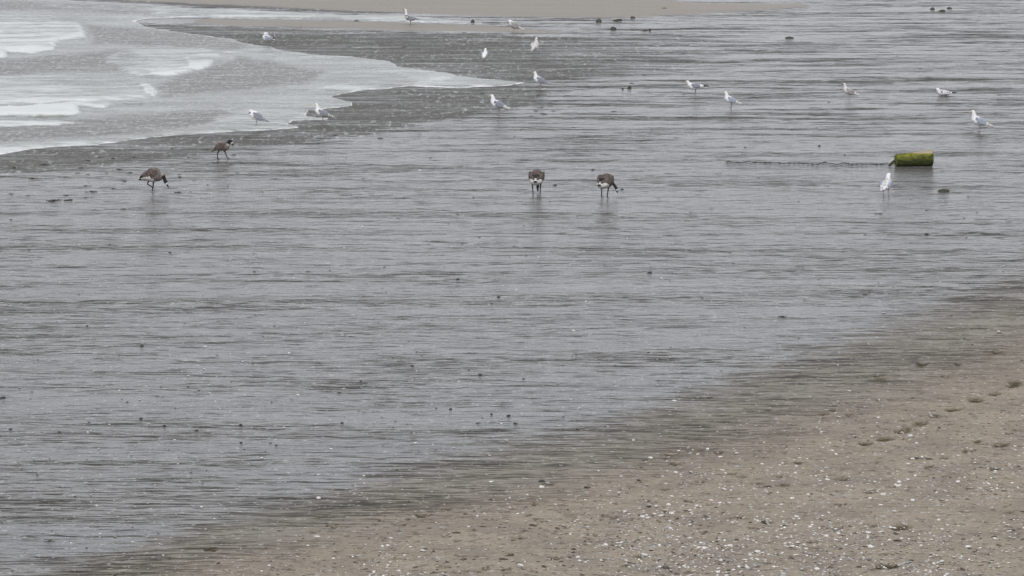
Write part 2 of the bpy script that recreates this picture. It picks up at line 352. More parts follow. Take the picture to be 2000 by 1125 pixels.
# ------------------------------------------------------------------ bird materials
def plain(name, col, rough=.7, col2=None, scl=30.0, lo=.45, hi=.6, spec=.3, stretch=None):
    n = NB(name); c = col
    if col2:
        v = n.scale(n.pos, *stretch) if stretch else n.pos
        c = n.mix(n.step(n.noise(v, scl, 3, .6), lo, hi), col, col2)
    return n.out(c, rough, spec)
M = {
 'white': plain("white feathers", (.68, .68, .68), .9, (.55, .56, .58), 14, spec=.1),
 'mantle': plain("grey mantle feathers", (.190, .200, .235), .85, (.26, .27, .30), 26, spec=.1),
 'palemantle': plain("pale blue grey mantle feathers", (.26, .285, .345), .85, (.33, .35, .41), 26, spec=.1),
 'wingtip': plain("dark wing tips", (.12, .12, .13), .7, (.50, .49, .46), 22, .5, .56),
 'paletip': plain("pale wing tips", (.50, .49, .46), .7, (.24, .24, .25), 26, .54, .62),
 'blacktip': plain("black wing tips", (.02, .02, .022), .6),
 'mottle': plain("mottled immature feathers", (.38, .37, .355), .85, (.17, .16, .15), 34, .45, .56),
 'mottlepale': plain("pale streaked immature feathers", (.54, .53, .52), .85, (.28, .265, .25), 30, .50, .62),
 'mottlewhite': plain("white feathers with grey blotches", (.62, .62, .62), .8, (.16, .155, .155), 22, .50, .56),
 'yellow': plain("yellow bill", (.55, .42, .14), .5),
 'darkbill': plain("dark bill", (.03, .028, .026), .5),
 'pink': plain("dull pink legs", (.30, .22, .20), .6),
 'greyleg': plain("grey brown legs", (.14, .12, .11), .6),
 'eye': plain("dark eye", (.01, .01, .01), .2),
 'gback': plain("brown barred goose feathers", (.125, .100, .085), .85, (.058, .048, .043), 9, .42, .6, .2, (4, 1.2, 3)),
 'gside': plain("grey brown goose flank", (.19, .168, .15), .85, (.095, .085, .077), 9, .42, .6, .2, (4, 1.2, 3)),
 'gbreast': plain("pale goose breast", (.26, .235, .21), .85, (.20, .18, .16), 16),
 'gwhite': plain("white goose vent", (.52, .51, .48), .85, (.36, .355, .33), 10),
 'gblack': plain("black goose feathers", (.010, .010, .011), .6),
 'gcheek': plain("white cheek patch", (.62, .61, .59), .8),
 'gleg': plain("black webbed legs", (.014, .013, .012), .5),
}

# ------------------------------------------------------------------ birds
def loft(V, F, L, pts, labels, seg=16):
    """pts: (x, y, z, half width, half height); labels per ring interval"""
    n = len(pts); P = [Vector(p[:3]) for p in pts]; base = len(V)
    for i in range(n):
        t = (P[min(i + 1, n - 1)] - P[max(i - 1, 0)]).normalized()
        s = Vector((0, 0, 1)).cross(t) if abs(t.z) < .97 else Vector((0, 1, 0))
        if s.y < 0 and abs(t.z) > .2 and abs(t.y) < .3: s = -s
        s.normalize(); u = t.cross(s).normalized()
        for k in range(seg):
            a = 2 * math.pi * k / seg
            V.append(tuple(P[i] + s * (pts[i][3] * math.cos(a)) + u * (pts[i][4] * math.sin(a))))
    for i in range(n - 1):
        for k in range(seg):
            k2 = (k + 1) % seg
            F.append((base + i * seg + k, base + i * seg + k2, base + (i + 1) * seg + k2, base + (i + 1) * seg + k))
            lab = labels[i] if isinstance(labels, (list, tuple)) else labels
            L.append(lab(V[base + i * seg + k]) if callable(lab) else lab)
    V.append(tuple(P[0])); V.append(tuple(P[-1])); a, b = len(V) - 2, len(V) - 1
    for k in range(seg):
        k2 = (k + 1) % seg
        F.append((a, base + k2, base + k)); L.append(L_first(labels, 0, V[base]))
        F.append((b, base + (n - 1) * seg + k, base + (n - 1) * seg + k2)); L.append(L_first(labels, -1, V[base + (n - 1) * seg]))
def L_first(labels, i, v):
    lab = labels[i] if isinstance(labels, (list, tuple)) else labels
    return lab(v) if callable(lab) else lab
def smooth_pts(pts, labels, sub=3):
    """Catmull-Rom through the rings"""
    out, ol = [], []
    n = len(pts)
    for i in range(n - 1):
        p0, p1, p2, p3 = (np.array(pts[max(i - 1, 0)]), np.array(pts[i]), np.array(pts[i + 1]), np.array(pts[min(i + 2, n - 1)]))
        for k in range(sub):
            t = k / sub
            q = .5 * ((2 * p1) + (p2 - p0) * t + (2 * p0 - 5 * p1 + 4 * p2 - p3) * t * t + (3 * p1 - p0 - 3 * p2 + p3) * t ** 3)
            q[3:] = np.maximum(q[3:], .003); out.append(tuple(q)); ol.append(labels[i] if isinstance(labels, list) else labels)
    out.append(tuple(pts[-1])); return out, ol
def make_bird(name, chunks, legs, legmat, px, py, rz, label, cat, group, voxel=.0045, s=1.0, spheres=(), zb=0.0):
    V, F, L = [], [], []
    for pts, labels in chunks:
        a, b = smooth_pts(pts, labels); loft(V, F, L, a, b)
    for (hip, knee, foot, r, fl) in legs:     # tapered leg with webbed foot
        loft(V, F, L, [(*hip, r * 1.9, r * 1.9), (*knee, r * 1.15, r * 1.15), (*foot, r, r), (foot[0] + .003, foot[1], max(foot[2] - .012, .003), r, r)], legmat, 8)
        d = fl[3] if len(fl) > 3 else 0
        loft(V, F, L, [(foot[0] - fl[0] * .15, foot[1], foot[2] - .008, r, .005), (foot[0] + fl[0] * .4, foot[1], foot[2] - .010 + d * .4, fl[1] * .5, .0055),
                       (foot[0] + fl[0], foot[1], foot[2] - .012 + d, fl[1], .0048)], legmat, 8)
    for (c, r, lab) in spheres:
        loft(V, F, L, [(c[0] - r, c[1], c[2], .001, .001), (c[0] - r * .7, c[1], c[2], r * .7, r * .7), (c[0], c[1], c[2], r, r), (c[0] + r * .7, c[1], c[2], r * .7, r * .7), (c[0] + r, c[1], c[2], .001, .001)], lab, 8)
    src = bpy.data.meshes.new("tmp"); src.from_pydata(V, [], F); src.update()
    bm = bmesh.new(); bm.from_mesh(src); bmesh.ops.recalc_face_normals(bm, faces=bm.faces); bm.to_mesh(src); bm.free()
    o = bpy.data.objects.new("tmp", src); C.objects.link(o)
    md = o.modifiers.new("r", 'REMESH'); md.mode = 'VOXEL'; md.voxel_size = voxel
    sm = o.modifiers.new("s", 'SMOOTH'); sm.factor = .5; sm.iterations = 2
    dg = bpy.context.evaluated_depsgraph_get(); ev = o.evaluated_get(dg)
    me = bpy.data.meshes.new_from_object(ev); me.name = name
    bpy.data.objects.remove(o)
    mats = sorted(set(L)); me.materials.clear()
    for m in mats: me.materials.append(M[m])
    bvh = BVHTree.FromPolygons([Vector(v) for v in V], F)
    mi = np.zeros(len(me.polygons), np.int32)
    for i, p in enumerate(me.polygons):
        r = bvh.find_nearest(p.center)
        mi[i] = mats.index(L[r[2]]) if r[2] is not None else 0
    me.polygons.foreach_set("material_index", mi)
    me.polygons.foreach_set("use_smooth", np.ones(len(me.polygons), bool)); me.update()
    bpy.data.meshes.remove(src)
    x, y = ground_xy(px, py)
    ob = link(name, me, (float(x), float(y), .004 + zb), rz); ob.scale = (s, s, s)
    tag(ob, label, cat, group); return ob

def gull(px, py, rz, label, pose='up', wing='mantle', tip='paletip', body='white', head='white', tailm='white', bill='yellow', leg='pink', s=1.0, oneleg=False, turn=0.0, lift=0.0, zb=0.0, wide=1.0):
    z0 = 0.0
    if pose == 'up':
        sp_ = [(-.33, 0, .185, .030, .006), (-.22, 0, .215, .040, .016), (-.13, 0, .250, .060, .045), (-.04, 0, .285, .080, .068), (.05, 0, .325, .082, .078),
               (.105, 0, .375, .062, .068), (.125, 0, .425, .043, .048), (.135, 0, .468, .038, .040), (.155, turn * .3, .485, .035, .036), (.185, turn * .8, .482, .020, .022)]
        hd = (.185, turn * .8, .482)
        wg = [(.085, .058, .375, .016, .030), (.03, .080, .345, .020, .058), (-.06, .078, .300, .020, .062), (-.15, .060, .255, .018, .046), (-.25, .030, .210, .014, .026), (-.34, .012, .178, .010, .012)]
    elif pose == 'flat':
        sp_ = [(-.30, 0, .265, .030, .006), (-.21, 0, .262, .040, .018), (-.12, 0, .258, .060, .045), (-.03, 0, .258, .080, .066), (.06, 0, .268, .080, .070),
               (.125, 0, .295, .060, .056), (.165, 0, .325, .043, .043), (.19, 0, .350, .038, .038), (.215, 0, .358, .034, .033), (.24, 0, .353, .018, .020)]
        hd = (.24, 0, .353)
        wg = [(.095, .052, .305, .016, .028), (.04, .076, .295, .020, .050), (-.05, .076, .285, .020, .052), (-.14, .058, .278, .018, .036), (-.24, .030, .275, .014, .020), (-.40, .012, .270, .010, .010)]
    elif pose == 'tuck':
        sp_ = [(-.30, 0, .130, .030, .006), (-.21, 0, .160, .040, .018), (-.13, 0, .205, .060, .046), (-.05, 0, .250, .080, .070), (.03, 0, .300, .083, .080),
               (.09, 0, .345, .068, .072), (.125, .01, .375, .048, .055), (.145, .02, .372, .040, .042), (.160, .025, .352, .024, .026)]
        hd = (.160, .025, .352)
        wg = [(.065, .064, .360, .016, .030), (.01, .084, .315, .020, .062), (-.07, .080, .260, .020, .064), (-.16, .060, .205, .018, .046), (-.25, .030, .160, .014, .024), (-.34, .012, .125, .010, .010)]
    elif pose == 'sit':
        z0 = -.085
        sp_ = [(-.28, 0, .165, .030, .006), (-.20, 0, .160, .045, .020), (-.12, 0, .155, .070, .045), (-.03, 0, .155, .090, .062), (.06, 0, .165, .088, .068),
               (.12, 0, .195, .062, .060), (.15, 0, .235, .045, .046), (.165, 0, .262, .038, .038), (.185, 0, .270, .034, .034), (.21, 0, .262, .020, .021)]
        hd = (.21, 0, .262)
        wg = [(.095, .060, .205, .016, .026), (.04, .084, .190, .020, .048), (-.05, .084, .178, .020, .050), (-.14, .062, .172, .018, .034), (-.24, .030, .172, .014, .020), (-.38, .012, .172, .010, .010)]
    elif pose == 'neck':
        sp_ = [(-.33, 0, .235, .030, .006), (-.22, 0, .245, .040, .018), (-.13, 0, .255, .055, .042), (-.04, 0, .265, .070, .058), (.05, 0, .285, .070, .062),
               (.110, 0, .325, .045, .052), (.135, 0, .385, .033, .036), (.143, 0, .455, .030, .033), (.150, 0, .520, .031, .033), (.172, 0, .545, .031, .030), (.198, 0, .540, .018, .019)]
        hd = (.198, 0, .540)
        wg = [(.075, .050, .330, .016, .026), (.03, .068, .305, .018, .048), (-.06, .066, .285, .018, .050), (-.15, .052, .268, .016, .034), (-.25, .030, .252, .014, .020), (-.36, .012, .240, .010, .010)]
    elif pose == 'preen':
        sp_ = [(-.26, 0, .210, .030, .006), (-.18, 0, .225, .040, .020), (-.10, 0, .245, .060, .050), (-.01, 0, .275, .082, .075), (.07, 0, .310, .078, .076),
               (.115, 0, .365, .055, .060), (.10, -.02, .410, .042, .046), (.06, -.05, .405, .038, .040), (.03, -.07, .375, .034, .034), (.015, -.08, .345, .019, .019)]
        hd = (.015, -.08, .345)
        wg = [(.07, .064, .360, .016, .030), (.01, .084, .315, .020, .058), (-.07, .080, .280, .020, .060), (-.15, .065, .300, .018, .046), (-.20, .050, .350, .016, .040), (-.235, .045, .405, .012, .018)]
    def fat(q, i, n_):
        k = 1.0 if i < 6 else max(0, 1 - (i - 5) / 3.0)
        low = {'up': .058, 'flat': .045, 'tuck': .03, 'neck': .04, 'preen': .05}.get(pose, 0)
        return (q[0], q[1], q[2] - low * (k if i > 1 else .6), q[3] * (1 + .22 * k), q[4] * (1.12 + (.26 * k if 1 < i < 7 else 0)))
    lift_ = lift
    sp_ = [fat(q, i, len(sp_)) for i, q in enumerate(sp_)]
    low = {'up': .050, 'flat': .040, 'tuck': .026, 'neck': .035, 'preen': .05}.get(pose, 0)
    wg = [(a, b * 1.20, c - low, d * 1.1, e * 1.25) for (a, b, c, d, e) in wg]
    nb = len(sp_); labs = [tailm, tailm, body, body, body, body] + [head] * (nb - 6)
    ch = [(sp_, labs)]
    for sgn in (1, -1):
        wp = [(a, sgn * b, c, d, e) for (a, b, c, d, e) in wg]
        ch.append((wp, [wing, wing, wing, tip, 'blacktip' if tip in ('blacktip', 'darkend') else tip] if tip != 'darkend' else [wing, wing, wing, body, 'blacktip']))
    if pose == 'tuck' or pose == 'preen': dirv = Vector((-.02 if pose == 'preen' else .55, -.2, -1)).normalized()
    else: dirv = Vector((1, turn * 3.2, -.22)).normalized()
    h = Vector(hd)
    ch.append(([(*(h - dirv * .012), .012, .014), (*(h + dirv * .012), .0095, .012), (*(h + dirv * .035), .0075, .010), (*(h + dirv * .052 + Vector((0, 0, -.004))), .005, .007), (*(h + dirv * .060 + Vector((0, 0, -.010))), .003, .003)], bill))
    er = .0058; hp = Vector(sp_[-2][:3])
    sph = [(tuple(hp + Vector((.006, .031 * k, .007))), er, 'eye') for k in (1, -1)]
    legs = []
    if pose != 'sit':
        zt = .20
        xs = [(-.005, .036)] + ([] if oneleg else [(-.02, -.036)])
        for (lx, ly) in xs:
            if oneleg: ly = .012
            legs.append(((lx, ly, zt), (lx - .012, ly, .085), (lx - .004, ly, .016), .0062, (.050, .026)))
    ch = [([(a, b, c + z0, d, e) for (a, b, c, d, e) in p], l) for p, l in ch]
    sph = [((c[0], c[1], c[2] + z0), r, l) for c, r, l in sph]
    if lift:
        ch = [([(a, b, c + lift, d, e) for (a, b, c, d, e) in p], l) for p, l in ch]; sph = [((c[0], c[1], c[2] + lift), r, l) for c, r, l in sph]
        legs = [((h_[0], h_[1] * 1.3, h_[2] + lift), (k_[0], k_[1] * 1.3, k_[2] + lift * .5), (f_[0], f_[1] * 1.4, f_[2]), r_, l_) for (h_, k_, f_, r_, l_) in legs]
    ob = make_bird("seagull", ch, legs, leg, px, py, rz, label, "seagull", "seagulls standing on the tidal flat", s=s, spheres=sph, zb=zb)
    ob.scale = (s * 1.05, s * wide * 1.08, s * 1.04); return ob

PI = math.pi
gull(523, 88, R(165), "white gull preening at the far tip of the foam, its neck bent back", 'preen', 'palemantle', 'wingtip', s=.92)
gull(801, 49, R(180), "slim gull with a long white upright neck by the far sand bank", 'neck', 'mantle', 'wingtip', body='wingtip', tailm='mantle', bill='darkbill', leg='greyleg', s=.95)
gull(1003, 64, R(178), "mottled young gull standing on one leg at the end of the sandbar", 'tuck', 'mottle', 'paletip', 'mottlepale', bill='darkbill', leg='greyleg', oneleg=True, s=1.02)
gull(1045, 106, R(72), "speckled brownish gull seen from behind in dark shallows", 'up', 'mottlepale', 'mottle', 'mottlepale', 'mottlepale', 'mottlepale', 'darkbill', s=1.0)
gull(947, 118, R(80), "small white gull seen from behind, standing in glittering shallows", 'up', 'palemantle', 'paletip', s=.70, wide=1.3)
gull(1054, 172, R(180), "grey backed gull just beyond the pointed tip of the foam", 'up', 'mantle', 'mantle', s=.90)
gull(972, 222, R(176), "grey winged gull with yellow bill and bowed head, nearer than the foam tip", 'up', 'mantle', 'mottlepale', s=.98)
gull(500, 249, R(183), "hunched gull with tucked head on the lower edge of the foam", 'tuck', 'mantle', 'mantle', bill='greyleg', leg='greyleg', oneleg=True, s=.98, zb=.05)
gull(629, 239, R(178), "gull with mottled wing tips standing on a scrap of foam", 'up', 'mantle', 'mottle', 'white', s=.92, zb=.015)
gull(1357, 184, R(179), "low stretched gull with black wing tips pointing right", 'flat', 'mantle', 'darkend', 'white', leg='greyleg', s=.98)
gull(1427, 211, R(180), "white headed gull between the stretched gull and the green log", 'up', 'palemantle', 'paletip', leg='greyleg', s=.86)
gull(1658, 194, R(180), "brownish young gull standing on one leg far behind the log", 'up', 'mottle', 'mottlepale', 'mottlepale', 'mottlepale', bill='darkbill', leg='greyleg', oneleg=True, s=.86)
gull(1843, 187, R(180), "mottled gull sitting down on the wet flat", 'sit', 'mottlewhite', 'darkend', 'mottlewhite', bill='greyleg', s=.95)
gull(1912, 257, R(178), "tall white gull with pale blue grey wings at the right edge", 'up', 'palemantle', 'paletip', s=1.04)
gull(1731, 382, R(66), "white gull seen from behind in front of the green log", 'up', 'palemantle', 'mottlewhite', 'mottlepale', 'white', 'mottlewhite', 'darkbill', s=.88, turn=-.03, lift=.03, wide=1.3)

def goose(px, py, rz, label, pose, s=1.0):
    if pose == 'graze':
        body = [(-.30, 0, .250, .035, .010), (-.24, 0, .275, .055, .030), (-.18, 0, .305, .080, .070), (-.08, 0, .335, .120, .130), (.02, 0, .360, .138, .165), (.10, 0, .355, .125, .150), (.16, 0, .340, .090, .115),
                (.20, 0, .352, .048, .060), (.232, 0, .345, .042, .044), (.252, 0, .300, .037, .039), (.270, 0, .250, .035, .037), (.285, 0, .215, .036, .040), (.300, 0, .185, .037, .042), (.318, 0, .150, .026, .028), (.330, 0, .125, .018, .018)]
        labs = ['gblack', 'gwhite', lambda v: 'gwhite' if v[2] < .35 else 'gback', lambda v: 'gwhite' if v[2] < .34 else 'gback', lambda v: 'gwhite' if v[2] < .27 else 'gside', 'gside', 'gside', 'gbreast',
                'gblack', 'gblack', 'gblack', 'gblack', lambda v: 'gcheek' if abs(v[1]) > .012 else 'gblack', 'gblack']
        bill = [(.326, 0, .135, .014, .016), (.340, 0, .100, .011, .012), (.350, 0, .075, .008, .006), (.353, 0, .062, .004, .004)]
        wing = [(.12, .095, .405, .020, .055), (.05, .122, .415, .022, .090), (-.05, .118, .410, .022, .078), (-.14, .092, .385, .020, .055), (-.21, .060, .345, .016, .035), (-.27, .030, .300, .012, .018)]
        legs = [((.02, .055, .26), (.015, .05, .14), (-.01, .045, .018), .0135, (.07, .035)), ((-.07, -.055, .26), (-.11, -.05, .165), (.02, -.045, .09), .0135, (.05, .028, 0, -.035))]
    elif pose == 'walk':
        body = [(-.27, 0, .190, .030, .010), (-.21, 0, .225, .050, .030), (-.15, 0, .265, .075, .060), (-.07, 0, .298, .104, .105), (.02, 0, .318, .115, .125), (.09, 0, .325, .100, .112), (.135, 0, .345, .068, .075),
                (.155, 0, .385, .046, .050), (.165, 0, .425, .038, .042), (.190, 0, .450, .037, .040), (.218, 0, .445, .036, .039), (.238, 0, .418, .035, .037), (.250, 0, .390, .026, .028), (.258, 0, .368, .017, .018)]
        labs = ['gback', 'gwhite', lambda v: 'gwhite' if v[2] < .26 else 'gback', lambda v: 'gwhite' if v[2] < .23 else 'gside', 'gside', 'gside', 'gbreast',
                'gblack', 'gblack', 'gblack', 'gblack', lambda v: 'gcheek' if abs(v[1]) > .010 else 'gblack', 'gblack']
        bill = [(.255, 0, .375, .014, .015), (.266, 0, .345, .011, .011), (.273, 0, .318, .007, .006), (.275, 0, .308, .004, .004)]
        wing = [(.10, .080, .365, .018, .045), (.04, .100, .350, .020, .078), (-.05, .098, .325, .020, .082), (-.13, .076, .280, .018, .060), (-.20, .048, .235, .014, .034), (-.27, .020, .190, .010, .012)]
        legs = [((.05, .05, .24), (.075, .045, .14), (.13, .045, .018), .0125, (.065, .032)), ((-.06, -.05, .24), (-.11, -.045, .13), (-.11, -.045, .018), .0125, (.065, .032))]
    else:  # grazing, seen from behind
        body = [(-.33, 0, .290, .030, .010), (-.27, 0, .300, .045, .020), (-.20, 0, .290, .110, .080), (-.11, 0, .325, .150, .135), (.0, 0, .365, .165, .165), (.09, 0, .365, .150, .155), (.16, 0, .340, .105, .120),
                (.21, 0, .300, .050, .056), (.240, 0, .250, .036, .036), (.252, 0, .200, .030, .030), (.260, 0, .150, .029, .030), (.268, 0, .110, .031, .036), (.280, 0, .080, .030, .030), (.292, 0, .050, .018, .018)]
        labs = ['gblack', 'gwhite', lambda v: 'gwhite' if v[2] < .35 else 'gblack', lambda v: 'gwhite' if v[2] < .27 else 'gback', lambda v: 'gside' if v[2] < .36 else 'gback', 'gside', 'gbreast', 'gbreast',
                'gblack', 'gblack', 'gblack', lambda v: 'gcheek' if abs(v[1]) > .012 else 'gblack', 'gblack']
        bill = [(.288, 0, .055, .014, .014), (.300, 0, .025, .010, .010), (.306, 0, .010, .006, .006)]
        wing = [(.12, .115, .405, .020, .055), (.05, .150, .405, .024, .092), (-.05, .152, .400, .024, .090), (-.14, .118, .390, .022, .062), (-.20, .072, .375, .018, .036), (-.26, .030, .350, .012, .016)]
        legs = [((-.02, .095, .28), (-.03, .085, .15), (-.05, .075, .018), .0125, (.07, .036)), ((-.02, -.095, .28), (-.06, -.09, .14), (-.08, -.085, .018), .0125, (.07, .036))]
    if pose == 'behind_right':      # neck reaches down past the right side of the body
        body = body[:8] + [(a, -.10 * min(1, i / 2.5) - .02, c + .06, d, e) for i, (a, b, c, d, e) in enumerate(body[8:])]
        bill = [(a, -.12, c + .06, d, e) for (a, b, c, d, e) in bill]
    ch = [(body, labs), (bill, 'gleg')]
    for sgn in (1, -1):
        ch.append(([(a, sgn * b, c, d, e) for (a, b, c, d, e) in wing], ['gback', 'gback', 'gback', 'gback', 'gblack'] if pose == 'graze' else 'gback'))
    return make_bird("goose", ch, legs, 'gleg', px, py, rz, label, "goose", "geese grazing on the wet flat", voxel=.0055, s=s)
goose(298, 374, R(2), "goose with brown back and white rump, black neck bent to the mud, one foot raised", 'graze', 1.06)
goose(434, 311, R(-4), "pale brown goose striding beside the water's edge, black head tipped down", 'walk', 1.0)
goose(1048, 379, R(84), "goose seen from behind near the middle, left of a similar goose", 'behind', 1.05)
goose(1183, 386, R(58), "goose seen from behind, white rump tilted left, head down on its right", 'behind_right', 1.04)

# ------------------------------------------------------------------ mossy log and chain
def mat_moss():
    n = NB("green algae on wet wood"); p = n.pos
    sep = n.t.nodes.new("ShaderNodeSeparateXYZ"); n.L(p, sep.inputs[0])
    a = n.noise(n.scale(p, 3, 6, 6), 1.5, 6, .7); b = n.noise(n.scale(p, 4, 30, 30), 1, 4, .6)
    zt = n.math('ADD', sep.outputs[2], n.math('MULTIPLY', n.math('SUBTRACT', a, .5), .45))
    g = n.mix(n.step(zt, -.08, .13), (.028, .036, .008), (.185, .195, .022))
    g = n.mix(n.step(n.noise(p, 7, 5, .7), .45, .62), g, (.046, .062, .009))
    g = n.mix(n.math('MULTIPLY', n.step(b, .54, .64), .55), g, (.03, .024, .012))
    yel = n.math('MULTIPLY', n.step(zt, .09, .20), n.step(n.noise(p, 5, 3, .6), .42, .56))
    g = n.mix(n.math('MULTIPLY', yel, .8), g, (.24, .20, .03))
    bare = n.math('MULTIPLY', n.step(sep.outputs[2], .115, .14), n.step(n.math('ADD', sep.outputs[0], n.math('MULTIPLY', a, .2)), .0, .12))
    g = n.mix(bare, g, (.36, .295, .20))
    n.bump(n.math('ADD', n.math('MULTIPLY', b, .012), n.math('MULTIPLY', a, .06)), 1, 1)
    return n.out(g, .75, .3)
def mat_mossend():
    n = NB("algae on the sawn end"); p = n.pos
    return n.out(n.mix(n.step(n.noise(p, 9, 5, .7), .42, .6), (.12, .16, .014), (.05, .075, .010)), .8, .25)
iron = plain("rusty black iron", (.018, .015, .013), .6, (.045, .030, .020), 60)
lx, ly = ground_xy(1785, 325)
lg = bpy.data.objects.new("log_buoy", None); C.objects.link(lg); lg.location = (float(lx), float(ly) + .10, .0); lg.rotation_euler = (0, 0, R(10))
tag(lg, "short thick log covered in green algae, chained and lying on the flat", "log")
def build_log():
    V, F, mi = [], [], []; seg, rings = 40, 28; Lh = .455
    for i in range(rings + 1):
        t = i / rings; x = -Lh + 2 * Lh * t
        r0 = .150 + .055 * t; chm = min(t, 1 - t) * rings
        if chm < 1: r0 -= .012 * (1 - chm)
        for k in range(seg):
            a = 2 * PI * k / seg
            r = r0 * (1 + .05 * (vnoise(t * 9, k * 9 / seg, 5) - .5) + .03 * (vnoise(t * 22, (k % seg) * .7, 6) - .5))
            z = math.sin(a) * r; z = min(z, .150 * (.95 + .28 * t) if .32 < t < .96 else 9)
            V.append((x, math.cos(a) * r, z + (r0 - .205) * .9))
    for i in range(rings):
        for k in range(seg):
            k2 = (k + 1) % seg; F.append((i * seg + k, (i + 1) * seg + k, (i + 1) * seg + k2, i * seg + k2))
    return V, F
V, F = build_log()
lb = link("trunk_section", mesh_np("trunk_section", V, F, [mat_moss()]), (0, 0, .190), 0, lg)
lb['label'] = "algae covered log side with bare pale wood along the top"
mend = mat_mossend()
for sgn in (-1, 1):
    ev_, ef = [], []; rr = (.138 if sgn < 0 else .193); xx = sgn * .4545
    for j, q in enumerate((1.0, .7, .4, .15)):
        for k in range(40):
            a = 2 * PI * k / 40; ev_.append((xx + sgn * (.010 * (1 - q) + .012 * (vnoise(k * .5, j * 3, 4) - .5) * (q < .9)), math.cos(a) * rr * q, math.sin(a) * rr * q + (-.050 if sgn < 0 else 0)))
    for j in range(3):
        for k in range(40):
            k2 = (k + 1) % 40; f = (j * 40 + k, j * 40 + k2, (j + 1) * 40 + k2, (j + 1) * 40 + k); ef.append(f if sgn > 0 else f[::-1])
    me = bpy.data.meshes.new("sawn_end"); me.from_pydata(ev_, [], ef + [tuple(range(120, 160)) if sgn > 0 else tuple(range(159, 119, -1))]); me.materials.append(mend)
    link("sawn_end", me, (0, 0, .190), 0, lg)
def tube(pts, r, seg=8, closed=False):
    V, F = [], []; n = len(pts); P = [Vector(p) for p in pts]
    for i in range(n):
        t = (P[(i + 1) % n] - P[i - 1]) if closed else (P[min(i + 1, n - 1)] - P[max(i - 1, 0)])
        t.normalize(); s_ = t.cross(Vector((0, 0, 1)));
        if s_.length < .05: s_ = t.cross(Vector((0, 1, 0)))
        s_.normalize(); u = s_.cross(t)
        for k in range(seg):
            a = 2 * PI * k / seg; V.append(tuple(P[i] + (s_ * math.cos(a) + u * math.sin(a)) * r))
    for i in range(n if closed else n - 1):
        j = (i + 1) % n
        for k in range(seg):
            k2 = (k + 1) % seg; F.append((i * seg + k, i * seg + k2, j * seg + k2, j * seg + k))
    return V, F
# iron bail on the log end
for dy in (-.06, .05):
    V, F = tube([(-.43, dy, .13 + (dy + .06) * .2), (-.50, dy * 1.0, .125), (-.55, dy, .085), (-.60, dy * .6, .03), (-.62, dy * .3, .018)], .015)
    o = link("shackle_bar", mesh_np("shackle_bar", V, F, [iron]), (0, 0, 0), 0, lg)
# chain of links
chain = bpy.data.objects.new("mooring_chain", None); C.objects.link(chain)
cx0, cy0 = ground_xy(1741, 323); chain.location = (float(cx0), float(cy0), 0)
tag(chain, "dark rusty chain trailing left across the flat from the green log", "chain")
link_pts = []
for k in range(14):
    a = 2 * PI * k / 14; c_, s_ = math.cos(a), math.sin(a)
    link_pts.append((.030 * (1 if c_ > 0 else -1) * (abs(c_) ** .8) + .010 * c_, .018 * s_, 0))
V, F = tube(link_pts, .0075, 6, True); lme = mesh_np("link", V, F, [iron])
cpts = [(1745, 322), (1700, 322.5), (1660, 322), (1648, 320), (1634, 323), (1612, 319), (1604, 320.5), (1596, 322.5), (1560, 320.5), (1530, 320.5), (1500, 319.5), (1475, 319), (1462, 317), (1448, 319.5), (1430, 318), (1424, 316.5), (1419, 318)]
path = [np.array(ground_xy(*p)) for p in cpts]
acc = [0.0]
for a, b in zip(path[:-1], path[1:]): acc.append(acc[-1] + float(np.linalg.norm(b - a)))
d = 0.0; i_l = 0
while d < acc[-1] and i_l < 98:
    j = max(k for k in range(len(acc)) if acc[k] <= d); j = min(j, len(path) - 2)
    t = (d - acc[j]) / (acc[j + 1] - acc[j] + 1e-9); pt = path[j] + (path[j + 1] - path[j]) * t; dr = path[j + 1] - path[j]
    o = link("link", lme, (float(pt[0] - cx0), float(pt[1] - cy0), .020 + .006 * random.random()), math.atan2(dr[1], dr[0]), chain)
    o.rotation_euler = (R(28 if i_l % 2 else 5) + random.uniform(-.3, .3), 0, math.atan2(dr[1], dr[0]) + random.uniform(-.1, .1))
    d += .060; i_l += 1

# ------------------------------------------------------------------ stones, seaweed, shells
stone_m = plain("dark wet stone", (.030, .030, .022), .55, (.060, .056, .036), 18)
pebble_m = plain("black wet pebble", (.016, .016, .018), .5, (.05, .05, .05), 20)
weed_m = plain("dark wet seaweed", (.020, .019, .010), .5, (.060, .050, .020), 25)
weedo_m = plain("olive seaweed", (.060, .050, .022), .6, (.11, .09, .035), 25)
weedb_m = plain("yellow brown seaweed", (.13, .085, .018), .5, (.05, .035, .012), 25)
def rock_mesh(seed, mat, nm, sub=3, flat=.5):
    bm = bmesh.new(); bmesh.ops.create_icosphere(bm, subdivisions=sub, radius=1)
    for v in bm.verts:
        c = v.co; k = 1 + .45 * (float(vnoise(c.x * 1.6 + seed * 9, c.y * 1.6 + c.z * 1.3, seed)) - .5) + .18 * (float(vnoise(c.x * 4 + seed, c.y * 4 + c.z * 3.1, seed + 3)) - .5)
        c *= k; c.z *= flat
        if c.z < -.12: c.z = -.12
    for f in bm.faces: f.smooth = True
    me = bpy.data.meshes.new(nm); bm.to_mesh(me); bm.free(); me.materials.append(mat); return me
rocks = [rock_mesh(i, stone_m, "rock", 3, .75) for i in range(5)]
pebs = [rock_mesh(20 + i, pebble_m, "pebble", 2, .55) for i in range(5)]
def put(name, me, px, py, sx, sy, sz, label, cat, group=None, rz=None, z=0.0):
    x, y = ground_xy(px, py)
    o = link(name, me, (float(x), float(y), z), random.uniform(0, 6.28) if rz is None else rz); o.scale = (sx, sy, sz)
    return tag(o, label, cat, group)
gR = "weedy stones on the far flat"
